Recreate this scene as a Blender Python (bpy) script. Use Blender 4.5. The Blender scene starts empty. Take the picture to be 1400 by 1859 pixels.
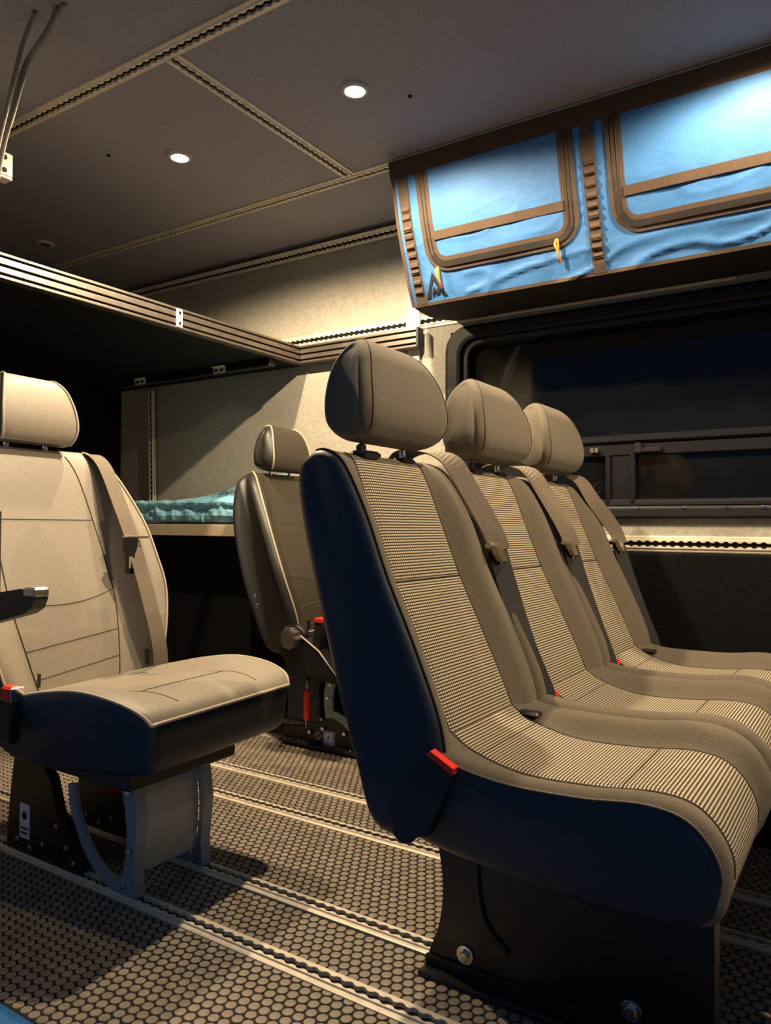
import bpy, math, random
import numpy as np
from mathutils import Vector, Matrix
random.seed(7)
SC = bpy.context.scene
COL = SC.collection
# ------------------------------------------------------------------ camera
H = 0.78                       # height of the lens above the van floor
FPX = 1371.4                   # focal length in pixels of the 1400 px wide frame
YAW, PIT, ROLL = math.radians(33.197), math.radians(1.045), math.radians(0.372)
fwd = Vector((-math.sin(YAW)*math.cos(PIT), math.cos(YAW)*math.cos(PIT), math.sin(PIT)))
rgt = Vector((math.cos(YAW), math.sin(YAW), 0))
upv = rgt.cross(fwd)
r2 = rgt*math.cos(ROLL)+upv*math.sin(ROLL)
u2 = -rgt*math.sin(ROLL)+upv*math.cos(ROLL)
cd = bpy.data.cameras.new('camera'); cam = bpy.data.objects.new('camera', cd); COL.objects.link(cam)
m = Matrix((r2, u2, -fwd)).transposed().to_4x4(); m.translation = (0, 0, H); cam.matrix_world = m
cd.sensor_fit = 'HORIZONTAL'; cd.sensor_width = 36; cd.lens = FPX/1400*36; cd.clip_start = 0.02
SC.camera = cam
# ------------------------------------------------------------------ world: dim blue night outside the open side door
w = bpy.data.worlds.new('night'); SC.world = w; w.use_nodes = True
bg = w.node_tree.nodes['Background']; bg.inputs[0].default_value = (0.13, 0.28, 0.56, 1); bg.inputs[1].default_value = 0.22
SC.view_settings.view_transform = 'Standard'; SC.view_settings.look = 'None'
SC.view_settings.exposure = 0.12; SC.view_settings.gamma = 1.0; SC.view_settings.use_curve_mapping = False
LAMP_COL = (1.0, 0.77, 0.49); LAMP_W = 92.0
LAMPS = [(-1.166, 1.62, 1.0), (-1.846, 1.62, 0.8), (-0.222, 1.745, .62), (1.28, 1.32, .6), (1.28, 1.92, .6)]  # last two: unseen cab lamps added to brighten the bench fronts

# ------------------------------------------------------------------ materials
MATS = {}
def mat(name, col, rough=.6, metal=0., nscale=60., namt=.12, bump=.0, bscale=None, spec=.5, sheen=0., coat=0.):
    if name in MATS: return MATS[name]
    M = bpy.data.materials.new(name); M.use_nodes = True; nt = M.node_tree; b = nt.nodes['Principled BSDF']
    tc = nt.nodes.new('ShaderNodeTexCoord'); nz = nt.nodes.new('ShaderNodeTexNoise')
    nz.inputs['Scale'].default_value = nscale; nz.inputs['Detail'].default_value = 4
    nt.links.new(tc.outputs['Object'], nz.inputs['Vector'])
    rp = nt.nodes.new('ShaderNodeValToRGB')
    rp.color_ramp.elements[0].position = .3; rp.color_ramp.elements[1].position = .7
    rp.color_ramp.elements[0].color = (*[c*(1-namt) for c in col], 1)
    rp.color_ramp.elements[1].color = (*[min(1, c*(1+namt)) for c in col], 1)
    nt.links.new(nz.outputs['Fac'], rp.inputs['Fac']); nt.links.new(rp.outputs['Color'], b.inputs['Base Color'])
    b.inputs['Roughness'].default_value = rough; b.inputs['Metallic'].default_value = metal
    b.inputs['Specular IOR Level'].default_value = spec
    b.inputs['Sheen Weight'].default_value = sheen; b.inputs['Coat Weight'].default_value = coat
    if bump:
        n2 = nt.nodes.new('ShaderNodeTexNoise'); n2.inputs['Scale'].default_value = bscale or nscale*4; n2.inputs['Detail'].default_value = 3
        nt.links.new(tc.outputs['Object'], n2.inputs['Vector'])
        bp = nt.nodes.new('ShaderNodeBump'); bp.inputs['Strength'].default_value = bump; bp.inputs['Distance'].default_value = .002
        nt.links.new(n2.outputs['Fac'], bp.inputs['Height']); nt.links.new(bp.outputs['Normal'], b.inputs['Normal'])
    MATS[name] = M; return M

def weave(name, dark, light, pu, pv):
    """woven seat cloth: pale dashes in rows on a dark ground, laid out on the cover's own uv in metres"""
    M = bpy.data.materials.new(name); M.use_nodes = True; nt = M.node_tree; b = nt.nodes['Principled BSDF']
    N = nt.nodes.new; L = nt.links.new
    uv = N('ShaderNodeUVMap'); sp = N('ShaderNodeSeparateXYZ'); L(uv.outputs[0], sp.inputs[0])
    def math_(op, a, b_=None):
        n = N('ShaderNodeMath'); n.operation = op
        for k, v in enumerate((a, b_)):
            if v is None: continue
            if isinstance(v, (int, float)): n.inputs[k].default_value = v
            else: L(v, n.inputs[k])
        return n.outputs[0]
    fu = math_('PINGPONG', math_('DIVIDE', sp.outputs[0], pu), .5)
    fv = math_('PINGPONG', math_('DIVIDE', sp.outputs[1], pv), .5)
    def smooth(x, a, c):
        n = N('ShaderNodeMapRange'); n.interpolation_type = 'SMOOTHSTEP'
        n.inputs[1].default_value = a; n.inputs[2].default_value = c; L(x, n.inputs[0]); return n.outputs[0]
    k = math_('MULTIPLY', smooth(fu, .06, .2), smooth(fv, .16, .30))
    nz = N('ShaderNodeTexNoise'); nz.inputs['Scale'].default_value = 400; L(uv.outputs[0], nz.inputs['Vector'])
    k2 = math_('MULTIPLY', k, math_('ADD', math_('MULTIPLY', nz.outputs['Fac'], .5), .72))
    mx = N('ShaderNodeMix'); mx.data_type = 'RGBA'
    L(k2, mx.inputs[0]); mx.inputs[6].default_value = (*dark, 1); mx.inputs[7].default_value = (*light, 1)
    L(mx.outputs[2], b.inputs['Base Color']); b.inputs['Roughness'].default_value = .85
    b.inputs['Specular IOR Level'].default_value = .15; b.inputs['Sheen Weight'].default_value = .1
    bp = N('ShaderNodeBump'); bp.inputs['Strength'].default_value = .35; bp.inputs['Distance'].default_value = .0015
    L(k, bp.inputs['Height']); L(bp.outputs['Normal'], b.inputs['Normal'])
    MATS[name] = M; return M

def emit(name, col, s):
    M = bpy.data.materials.new(name); M.use_nodes = True; nt = M.node_tree; b = nt.nodes['Principled BSDF']
    tc = nt.nodes.new('ShaderNodeTexCoord'); nz = nt.nodes.new('ShaderNodeTexNoise'); nz.inputs['Scale'].default_value = 30
    nt.links.new(tc.outputs['Object'], nz.inputs['Vector'])
    mr = nt.nodes.new('ShaderNodeMapRange'); mr.inputs[3].default_value = s*.9; mr.inputs[4].default_value = s*1.1
    nt.links.new(nz.outputs['Fac'], mr.inputs[0]); nt.links.new(mr.outputs[0], b.inputs['Emission Strength'])
    b.inputs['Emission Color'].default_value = (*col, 1); b.inputs['Base Color'].default_value = (.8, .8, .8, 1)
    MATS[name] = M; return M

mat('floor_base', (.006, .006, .006), .8, bump=.3)
mat('floor_disc', (.30, .245, .185), .55, nscale=25, namt=.25, bump=.25, bscale=700)
mat('ceiling_vinyl', (.33, .32, .36), .75, nscale=300, namt=.15, bump=.3, bscale=900, spec=.3)
mat('felt', (.42, .395, .335), .95, nscale=90, namt=.13, bump=.6, bscale=500, spec=.1)
mat('black_carpet', (.008, .008, .009), .95, nscale=200, namt=.4, bump=.5, spec=.1)
mat('black_board', (.006, .006, .007), .7, spec=.2)
mat('body_paint', (.03, .16, .42), .35, coat=.4)
mat('aluminium', (.80, .72, .58), .5, metal=.2, nscale=40, namt=.12, bump=.15, bscale=300)
mat('extrusion', (.20, .17, .145), .4, metal=.8, nscale=30, namt=.15)
mat('slot_black', (.004, .004, .004), .7, spec=.2)
mat('steel_blue', (.30, .37, .42), .5, metal=.25, nscale=20, namt=.08)
mat('steel_panel', (.50, .53, .54), .48, metal=.3, nscale=20, namt=.08)
mat('chrome', (.75, .75, .75), .15, metal=1., namt=.05)
mat('black_steel', (.008, .008, .010), .38, nscale=40, namt=.2)
mat('black_plastic', (.007, .007, .008), .45, nscale=80, namt=.2)
mat('vinyl', (.015, .023, .038), .42, nscale=250, namt=.15, bump=.25, bscale=700)
mat('leather', (.30, .262, .205), .48, nscale=160, namt=.08, bump=.18, bscale=500, spec=.4)
mat('leather_darkened', (.050, .041, .030), .45, nscale=160, namt=.08, bump=.18, bscale=500, spec=.4)  # leather recipe in a darker tone, for the seat by the wall
mat('leather_dark', (.030, .028, .027), .42, nscale=160, namt=.1, bump=.2, bscale=500)
mat('piping', (.50, .42, .31), .45, nscale=100, namt=.05)
mat('thread', (.035, .028, .020), .8)
mat('stitch', (.10, .080, .058), .8)
mat('cloth', (.150, .125, .092), .92, nscale=350, namt=.22, bump=.5, bscale=900, spec=.15, sheen=.15)
weave('weave', (.045, .034, .022), (.70, .60, .43), .0064, .0056)
mat('belt', (.17, .135, .095), .7, nscale=200, namt=.2, bump=.4, bscale=900)
mat('belt_black', (.018, .018, .019), .7, nscale=200, namt=.2, bump=.3)
mat('red_plastic', (.95, .030, .010), .35)
mat('buckle_metal', (.55, .48, .36), .3, metal=.9)
mat('bag_blue', (.042, .15, .38), .6, nscale=14, namt=.10, bump=.5, bscale=60, spec=.35)
mat('webbing', (.075, .050, .034), .8, nscale=300, namt=.2, bump=.5, bscale=800, spec=.2)
mat('zip_black', (.016, .012, .010), .5, namt=.2)
mat('bag_black', (.010, .008, .008), .8)
mat('orange_cord', (1.0, .27, .02), .55)
mat('rubber', (.008, .008, .009), .5, namt=.2, spec=.3)
mat('frame_black', (.007, .007, .011), .4, namt=.2, spec=.35)
mat('glass', (.004, .004, .004), .05, nscale=3, namt=.5, spec=.45)
mat('board_edge', (.55, .46, .33), .6, nscale=30, namt=.08)
mat('film_blue', (.30, .68, .95), .38, nscale=20, namt=.15, bump=.4, bscale=45)
mat('print_black', (.006, .010, .012), .6)
mat('sticker', (.92, .90, .95), .6, nscale=200, namt=.05)
mat('sticker_blue', (.40, .45, .95), .6)
mat('sticker_pink', (.75, .35, .42), .6)
mat('cable', (.24, .21, .18), .6)
mat('brass', (.75, .50, .18), .3, metal=.9)
mat('reflector', (.6, .58, .55), .35)
mat('shade_lens', (.16, .15, .15), .3)
emit('lamp_glow', (1.0, .87, .66), 60.0)

# ------------------------------------------------------------------ mesh tools
class MB:
    def __init__(s): s.v = []; s.f = []; s.uv = {}; s.sm = []
    def add(s, vs, fs, smooth=False, uvs=None):
        o = len(s.v); s.v += [tuple(p) for p in vs]
        for f in fs: s.f.append(tuple(i+o for i in f)); s.sm.append(smooth)
        if uvs:
            for i, u in enumerate(uvs): s.uv[o+i] = u
        return s
    def box(s, a, b, bev=0.0):
        (x0, y0, z0), (x1, y1, z1) = a, b
        x0, x1 = min(x0, x1), max(x0, x1); y0, y1 = min(y0, y1), max(y0, y1); z0, z1 = min(z0, z1), max(z0, z1)
        if bev <= 0:
            V = [(x, y, z) for x in (x0, x1) for y in (y0, y1) for z in (z0, z1)]
            return s.add(V, [(0, 1, 3, 2), (4, 6, 7, 5), (0, 4, 5, 1), (2, 3, 7, 6), (0, 2, 6, 4), (1, 5, 7, 3)])
        e = min(bev, (x1-x0)*.49, (y1-y0)*.49, (z1-z0)*.49)
        rings = []
        for z, k in ((z0, e), (z0+e, 0), (z1-e, 0), (z1, e)):
            c = e*.6
            X0, X1, Y0, Y1 = x0+k, x1-k, y0+k, y1-k
            rings.append([(X0+c, Y0, z), (X1-c, Y0, z), (X1, Y0+c, z), (X1, Y1-c, z), (X1-c, Y1, z), (X0+c, Y1, z), (X0, Y1-c, z), (X0, Y0+c, z)])
        return s.loft(rings, smooth=False)
    def loft(s, rings, smooth=True, caps=True, closed=True):
        n = len(rings[0]); V = [p for r in rings for p in r]; Fc = []
        for k in range(len(rings)-1):
            for i in range(n if closed else n-1):
                j = (i+1) % n; Fc.append((k*n+i, k*n+j, (k+1)*n+j, (k+1)*n+i))
        s.add(V, Fc, smooth)
        if caps:
            o = len(s.v)-len(V)
            s.f.append(tuple(o+i for i in reversed(range(n)))); s.sm.append(False)
            s.f.append(tuple(o+(len(rings)-1)*n+i for i in range(n))); s.sm.append(False)
        return s
    def tube(s, pts, r, n=6, closed=False):
        pts = [Vector(p) for p in pts]; rings = []
        N = len(pts); up = Vector((.123, .31, .94)).normalized()
        for i, p in enumerate(pts):
            a = pts[(i-1) % N] if (closed or i > 0) else p; b = pts[(i+1) % N] if (closed or i < N-1) else p
            t = (b-a).normalized()
            u = up-t*up.dot(t)
            if u.length < 1e-3: u = t.orthogonal()
            u.normalize(); w_ = t.cross(u); up = u
            rr = r[i] if isinstance(r, (list, tuple)) else r
            rings.append([p+(u*math.cos(q)+w_*math.sin(q))*rr for q in [2*math.pi*k/n for k in range(n)]])
        if closed: rings.append(rings[0])
        return s.loft(rings, True, not closed)
    def cyl(s, c, axis, r, h, n=16, r2=None, smooth=True):
        c = Vector(c); a = Vector(axis).normalized(); u = a.orthogonal().normalized(); w_ = a.cross(u)
        r2 = r if r2 is None else r2
        ring = lambda q, rr: [q+(u*math.cos(2*math.pi*k/n)+w_*math.sin(2*math.pi*k/n))*rr for k in range(n)]
        e = min(r, r2, h)*.15
        return s.loft([ring(c, r-e), ring(c+a*e, r), ring(c+a*(h-e), r2), ring(c+a*h, r2-e)], smooth)
    def prism(s, poly, d, f):
        """poly: 2-d outline, extruded from d0 to d1 along the third axis, f maps (a, b, d) to a point"""
        n = len(poly); V = [f(a, b, d[0]) for a, b in poly]+[f(a, b, d[1]) for a, b in poly]
        s.add(V, [tuple(range(n)), tuple(reversed(range(n, 2*n)))]+[(i, i+n, (i+1) % n+n, (i+1) % n) for i in range(n)])
        return s
    def strip(s, pts, wid, th, side):
        """flat ribbon along pts; side: width direction (vector or list), thickness th"""
        pts = [Vector(p) for p in pts]; rings = []
        for i, p in enumerate(pts):
            a = pts[max(i-1, 0)]; b = pts[min(i+1, len(pts)-1)]; t = (b-a).normalized()
            sd = Vector(side[i] if isinstance(side, list) else side); sd = (sd-t*sd.dot(t)).normalized(); n = t.cross(sd)
            ww = wid[i] if isinstance(wid, list) else wid
            rings.append([p-sd*ww/2-n*th/2, p+sd*ww/2-n*th/2, p+sd*ww/2+n*th/2, p-sd*ww/2+n*th/2])
        return s.loft(rings, False)
    def mesh(s, name, mt, shift=(0, 0, 0)):
        me = bpy.data.meshes.new(name); sh = shift
        me.from_pydata([(p[0]-sh[0], p[1]-sh[1], p[2]-sh[2]) for p in s.v], [], s.f)
        me.polygons.foreach_set('use_smooth', s.sm)
        if s.uv:
            L = me.uv_layers.new(name='UVMap'); 
            for lp in me.loops: L.data[lp.index].uv = s.uv.get(lp.vertex_index, (0, 0))
        me.materials.append(MATS[mt]); me.update()
        import bmesh
        bm = bmesh.new(); bm.from_mesh(me)
        if getattr(s, 'weld', False): bmesh.ops.remove_doubles(bm, verts=bm.verts, dist=2e-5)
        bmesh.ops.recalc_face_normals(bm, faces=bm.faces); bm.to_mesh(me); bm.free()
        return me

def link(name, me, parent=None, loc=(0, 0, 0)):
    o = bpy.data.objects.new(name, me); COL.objects.link(o); o.location = loc
    if parent is not None: o.parent = parent
    return o
def thing(name, label, cat, loc=(0, 0, 0), group=None, kind=None, rot=(0, 0, 0)):
    o = link(name, None, None, loc); o.empty_display_size = .05; o.rotation_euler = rot
    o['label'] = label; o['category'] = cat
    if group: o['group'] = group
    if kind: o['kind'] = kind
    return o
def root_of(o):
    while o.parent: o = o.parent
    return o
def part(name, mb, mt, parent, label=None, local=False):
    """mb in world coordinates unless local (then in the thing's own frame)"""
    sh = (0, 0, 0) if local else tuple(root_of(parent).location)
    o = link(name, mb.mesh(name, mt, sh), parent)
    if label: o['label'] = label
    return o
def solo(name, mb, mt, label, cat, loc, group=None):
    o = link(name, mb.mesh(name, mt, loc), None, loc); o['label'] = label; o['category'] = cat
    if group: o['group'] = group
    return o
def struct(name, mb, mt, label=None, parent=None):
    o = link(name, mb.mesh(name, mt), parent)
    if parent is None: o['kind'] = 'structure'
    if label: o['label'] = label
    return o
def copy_tree(o, parent=None):
    c = o.copy(); COL.objects.link(c); c.parent = parent
    for ch in list(o.children): copy_tree(ch, c)
    return c
def text_mb(txt, f, size=1., shear=0., depth=.0004):
    cu = bpy.data.curves.new('txt', 'FONT'); cu.body = txt; cu.size = size; cu.shear = shear; cu.extrude = 0; cu.resolution_u = 3
    ob = bpy.data.objects.new('txt', cu); COL.objects.link(ob)
    dg = bpy.context.evaluated_depsgraph_get(); me = bpy.data.meshes.new_from_object(ob.evaluated_get(dg))
    mb = MB(); mb.add([f(v.co.x, v.co.y) for v in me.vertices], [tuple(p.vertices) for p in me.polygons])
    bpy.data.objects.remove(ob); bpy.data.curves.remove(cu); bpy.data.meshes.remove(me)
    return mb

def catmull(ctrl, n=8, closed=True):
    """ctrl rows of floats; returns resampled rows and the control index each sample came from"""
    out, idx = [], []; N = len(ctrl)
    for k in range(N if closed else N-1):
        p = [ctrl[(k+d) % N] if closed else ctrl[min(max(k+d, 0), N-1)] for d in (-1, 0, 1, 2)]
        for q in range(n):
            t = q/n
            out.append([.5*((2*b)+(-a+c)*t+(2*a-5*b+4*c-d)*t*t+(-a+3*b-3*c+d)*t**3) for a, b, c, d in zip(*p)]); idx.append(k)
    if not closed: out.append(list(ctrl[-1])); idx.append(N-2)
    return out, idx
class Sweep:
    """upholstered body: closed side profile (x, z, weight, half width) swept across y with rounded edges and an offset function"""
    def __init__(s, ctrl, cols, r, off=None, n=8, yc=0., re=5, ri=None):
        ri = r if ri is None else ri
        pts, s.seg = catmull(ctrl, n)
        area = sum(pts[i-1][0]*pts[i][1]-pts[i][0]*pts[i-1][1] for i in range(len(pts)))
        s.n = len(pts); nr = []
        for i in range(s.n):
            a, b = pts[i-1], pts[(i+1) % s.n]; tx, tz = b[0]-a[0], b[1]-a[1]; l = math.hypot(tx, tz) or 1
            sg = 1 if area > 0 else -1
            nr.append((sg*tz/l, -sg*tx/l))
        # columns: list of y in -1..1 of the half width; rounding added on both ends
        C = []
        for k in range(re): q = math.pi/2*k/re; C.append((-1, r*(1-math.cos(q)), ri*(1-math.sin(q))))
        for y in cols: C.append((y, None, 0))
        for k in reversed(range(re)): q = math.pi/2*k/re; C.append((1, r*(1-math.cos(q)), ri*(1-math.sin(q))))
        s.C = C; s.re = re; s.P = []; s.vl = [0]
        for i in range(1, s.n+1): s.vl.append(s.vl[-1]+math.hypot(pts[i % s.n][0]-pts[i-1][0], pts[i % s.n][1]-pts[i-1][1]))
        for (y, back, inset) in C:
            row = []
            for i in range(s.n):
                x, z, wt, hw = pts[i][:4]
                yy = y*(hw-r) if back is None else y*(hw-back)
                if back is not None: yy = y*(hw-r+ (r-back))
                o = off(yy/(hw), wt, s.vl[i], x, z) if off else 0
                row.append(Vector((x+nr[i][0]*(o-inset), yc+yy, z+nr[i][1]*(o-inset))))
            s.P.append(row)
        s.pts = pts; s.nr = nr
    def build(s, sel, tf=None):
        mb = MB(); used = {}
        def vid(j, i):
            k = (j, i)
            if k not in used:
                used[k] = len(mb.v); p = s.P[j][i % s.n]; p = tf(p) if tf else p; mb.v.append(tuple(p))
                mb.uv[used[k]] = (p[1] if not tf else s.P[j][i % s.n][1], s.vl[i])
            return used[k]
        for j in range(len(s.C)-1):
            for i in range(s.n):
                if sel(j, i, s.seg[i]):
                    mb.f.append((vid(j, i), vid(j+1, i), vid(j+1, i+1), vid(j, i+1))); mb.sm.append(True)
        return mb
    def cap(s, mb, j, tf=None):
        R = s.P[j]; c = sum(R, Vector())/s.n; sg = 1 if j else -1
        A = np.array([[1, p.x-c.x, p.z-c.z] for p in R]); k3 = np.linalg.lstsq(A, np.array([p.y for p in R]), rcond=None)[0]
        pl = lambda x, z: float(k3[0]+k3[1]*(x-c.x)+k3[2]*(z-c.z))
        rings = []; ym = pl(c.x, c.z)+sg*.004
        for t in (1., .9, .75, .5, .25):
            rings.append([Vector((c.x+(p.x-c.x)*t, pl(c.x+(p.x-c.x)*t, c.z+(p.z-c.z)*t)+(p.y-pl(p.x, p.z))*t**3+sg*.004*(1-t*t), c.z+(p.z-c.z)*t)) for p in R])
        o = len(mb.v)
        for r in rings: mb.v += [tuple(tf(p) if tf else p) for p in r]
        mb.v.append(tuple(tf(Vector((c.x, ym, c.z))) if tf else Vector((c.x, ym, c.z))))
        for k in range(4):
            for i in range(s.n): i2 = (i+1) % s.n; mb.f.append((o+k*s.n+i, o+k*s.n+i2, o+(k+1)*s.n+i2, o+(k+1)*s.n+i)); mb.sm.append(True)
        for i in range(s.n): mb.f.append((o+4*s.n+i, o+4*s.n+(i+1) % s.n, o+5*s.n)); mb.sm.append(True)
        mb.weld = True
        return mb
    def line(s, j, i0, i1, up=0., tf=None):
        out = []
        for i in range(i0, i1+1):
            k = i % s.n; p = s.P[j][k]+Vector((s.nr[k][0]*up, 0, s.nr[k][1]*up)); out.append(tf(p) if tf else p)
        return out

# ------------------------------------------------------------------ the van: floor
WALL = 2.45; NEAR = .70; REAR = -3.2; FRONT = 1.7; CEIL = 1.945
PAIR = [1.042, 1.226, 1.580, 1.770, 2.122, 2.306]      # y of the six floor rails
floor = struct('floor', MB().box((REAR, NEAR, -.03), (FRONT, WALL+.1, 0)), 'floor_base', 'black rubber van floor under raised coin discs')
def disc_mb(n=10, R=.0097):
    mb = MB(); V = []
    for rr, z in ((R, .0), (R*.97, .0016), (R*.86, .0022)): V += [(rr*math.cos(2*math.pi*k/n), rr*math.sin(2*math.pi*k/n), z) for k in range(n)]
    Fc = [(a*n+k, a*n+(k+1) % n, (a+1)*n+(k+1) % n, (a+1)*n+k) for a in (0, 1) for k in range(n)]+[tuple(2*n+k for k in range(n))]
    return mb.add(V, Fc, False)
def project(p):
    d = Vector(p)-Vector((0, 0, H)); z = d.dot(fwd)
    if z < .05: return (-9e9, -9e9, z)
    return (700+d.dot(r2)/z*FPX, 929.5-d.dot(u2)/z*FPX, z)
spots = []
P = .022; row = 0; y = NEAR+.012
while y < WALL-.01:
    x = -3.15+(P/2 if row % 2 else 0)
    if all(abs(y-t) > .0205 for t in PAIR):
        while x < .9: spots.append((x, y)); x += P
    y += P*.866; row += 1
def rank(sp):
    u, v, z = project((sp[0], sp[1], 0))
    hid = not (0 < u < 1400 and 0 < v < 1859) or (sp[0] > -.7 and sp[1] > 1.12) or (sp[1] < 1.25 and sp[0] < -1.0)
    return (hid, z)
spots.sort(key=rank)
dm = disc_mb(14).mesh('floor_disc', 'floor_disc')
for (x, y) in spots[:300]: link('floor_disc', dm, floor, (x, y, 0))
far = MB(); base = disc_mb(9)
for (x, y) in spots[300:]: far.add([(p[0]+x, p[1]+y, p[2]) for p in base.v], base.f)
def raw_mesh(mb, name, mt):
    me = bpy.data.meshes.new(name); me.from_pydata(mb.v, [], mb.f); me.materials.append(MATS[mt]); return me
fd = link('floor_disc_field', raw_mesh(far, 'floor_disc_field', 'floor_disc'), floor); fd['kind'] = 'stuff'

# ------------------------------------------------------------------ L-track rails
def track_mesh(L, name='rail'):
    Wd, T = .0245, .009; mb = MB(); n = 10; pitch = .0254; M_ = int(L/pitch)
    xs = []
    for k in range(M_):
        for q in range(n): xs.append((k*pitch+pitch*q/n, abs(q/n-.5)*pitch))
    xs.append((M_*pitch, pitch/2))
    for sg in (-1, 1):
        V = []
        for x, d in xs:
            yi = max(.0052, math.sqrt(max(0, .0098**2-d*d)))
            V += [(x, sg*Wd, 0), (x, sg*Wd, T*.45), (x, sg*(Wd-.003), T*.6), (x, sg*.0145, T*.62), (x, sg*.0135, T), (x, sg*(yi+.0006), T), (x, sg*yi, T-.0006), (x, sg*yi, .001)]
        K = 8; Fc = []
        for i in range(len(xs)-1):
            for k in range(K-1): Fc.append((i*K+k, i*K+k+1, (i+1)*K+k+1, (i+1)*K+k))
        e = (len(xs)-1)*K
        Fc += [tuple(range(K)), tuple(e+k for k in reversed(range(K)))]
        mb.add(V, Fc, False)
    return mb.mesh(name, 'aluminium'), M_*pitch
def slot_mesh(L): return MB().box((0, -.0105, 0), (L, .0105, .0016)).mesh('slot', 'slot_black')
TM = {}
def track(name, label, L, loc, rot, group):
    if L not in TM:
        a, l = track_mesh(L); TM[L] = (a, slot_mesh(l))
    t = thing(name, label, 'rail', loc, group, rot=rot)
    link('rail', TM[L][0], t); link('slot', TM[L][1], t)
    return t
FT = ['scalloped aluminium floor rail nearest the door opening, under near legs of tan leather seat',
      'scalloped aluminium floor rail under far legs of tan leather seat, second from door opening',
      'scalloped aluminium floor rail, third from the door opening, passing behind the bench leg',
      'scalloped aluminium floor rail, fourth from the door opening, in mid floor',
      'scalloped aluminium floor rail under near side of the darker toned leather seat by the wall',
      'scalloped aluminium floor rail closest to the window wall']
for y, lb in zip(PAIR, FT): track('floor_rail', lb, 3.5, (-3.1, y, .0), (0, 0, 0), 'floor rails')
track('ceiling_rail', 'long ceiling rail nearest the door opening, top left of picture', 3.6, (-3.1, 1.238, CEIL), (math.pi, 0, 0), 'ceiling rails')
track('ceiling_rail', 'long ceiling rail that runs in behind the blue overhead bag', 3.6, (-3.1, 2.03, CEIL), (math.pi, 0, 0), 'ceiling rails')
track('ceiling_rail', 'short cross rail on the ceiling joining the two long rails', .77, (-1.47, 1.2625, CEIL), (math.pi, 0, math.pi/2), 'ceiling rails')
track('ceiling_rail', 'canted ceiling rail along the top edge of the grey felt wall', 3.6, (-3.1, 2.425, CEIL-.03), (math.radians(150), 0, 0), 'ceiling rails')
track('wall_rail', 'scalloped rail on felt wall just above the bed frame', 2.75, (-3.1, WALL, 1.548), (math.pi/2, 0, 0), 'wall rails')
track('wall_rail', 'pale scalloped rail on wall below the black framed window', 3.6, (-2.2, WALL, .729), (math.pi/2, 0, 0), 'wall rails')
track('wall_rail', 'upright scalloped rail on rear wall corner above blue packed bag', .6, (-2.93, WALL-.02, .84), (math.pi/2, math.radians(-92), 0), 'wall rails')

# ------------------------------------------------------------------ shell
wm = MB()
WX0, WX1, WZ0, WZ1 = -1.32, .25, .812, 1.492
wm.box((REAR, WALL, 0), (WX0, WALL+.06, CEIL)); wm.box((WX1, WALL, 0), (FRONT, WALL+.06, CEIL))
wm.box((WX0, WALL, WZ1), (WX1, WALL+.06, CEIL)); wm.box((WX0, WALL, 0), (WX1, WALL+.06, WZ0))
wall = struct('wall_right', wm, 'felt', 'grey felt lined van side wall with window')
struct('lower_panel', MB().box((REAR+.01, WALL-.012, .0), (FRONT, WALL, .700), .004), 'black_carpet', 'black lower wall lining', wall)
struct('wall_rear', MB().box((REAR-.06, NEAR-.04, 0), (REAR, WALL+.06, CEIL)), 'black_carpet', 'dark rear door lining')
struct('wall_light_blocker', MB().box((.45, NEAR, 0), (.50, WALL-.013, 1.0), .01), 'black_carpet', 'added half height partition, unseen, blocking cab light from the floor')  # unseen, added to keep cab lamp light off the floor under the bench
struct('wall_cab', MB().box((FRONT, NEAR-.04, 0), (FRONT+.06, WALL+.06, CEIL)), 'black_carpet', 'dark front end of the cab')
struct('wall_left', MB().box((REAR, NEAR-.06, 0), (-1.75, NEAR, CEIL)).box((1.0, NEAR-.06, 0), (FRONT, NEAR, CEIL)).box((-1.75, NEAR-.06, 1.80), (1.0, NEAR, CEIL)), 'felt', 'side wall around the door opening')
struct('ceiling', MB().box((REAR, NEAR-.06, CEIL), (FRONT+.06, WALL+.06, CEIL+.04)), 'ceiling_vinyl', 'dark grey headliner')
struct('trim_1', MB().box((-1.75, NEAR-.07, -.10), (1.0, NEAR, .006), .006), 'body_paint', 'blue painted door sill')
for k, (sx, sy) in enumerate([(-1.059, 1.727), (-2.032, 1.495)]):
    solo('ceiling_screw', MB().cyl((sx, sy, CEIL), (0, 0, -1), .006, .004, 10), 'slot_black',
         ['small dark screw head in ceiling right of the middle light', 'small dark screw head in ceiling left of the far light'][k], 'screw', (sx, sy, CEIL), 'ceiling screws')

# ------------------------------------------------------------------ ceiling lights
LL = ['lit round ceiling light in the middle of the picture top, right of the cross rail', 'lit round ceiling light left of the cross rail, above the bed rail end', 'lit round ceiling light at the top right corner above the blue bag', 'added unseen light over the cab to brighten the bench, door side', 'added unseen light over the cab to brighten the bench, window wall side']
def puck(x, y, lit, label, k=1.):
    t = thing('ceiling_light', label, 'lamp', (x, y, CEIL), 'round ceiling lights')
    mb = MB(); n = 28; prof = [(.037, 0), (.037, -.005), (.033, -.009), (.027, -.009), (.025, -.006), (.025, -.001)]
    mb.loft([[(x+r*math.cos(2*math.pi*q/n), y+r*math.sin(2*math.pi*q/n), CEIL+z) for q in range(n)] for r, z in prof], True, False)
    part('bezel', mb, 'reflector', t)
    part('lens', MB().cyl((x, y, CEIL-.002), (0, 0, -1), .024, .007, 24), 'lamp_glow' if lit else 'shade_lens', t)
    if lit:
        ld = bpy.data.lights.new('bulb', 'SPOT'); ld.energy = LAMP_W*k; ld.color = LAMP_COL; ld.shadow_soft_size = .016
        ld.spot_size = math.radians(168); ld.spot_blend = .35
        lo = bpy.data.objects.new('bulb', ld); COL.objects.link(lo); lo.parent = t; lo.location = (0, 0, -.022)
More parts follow.
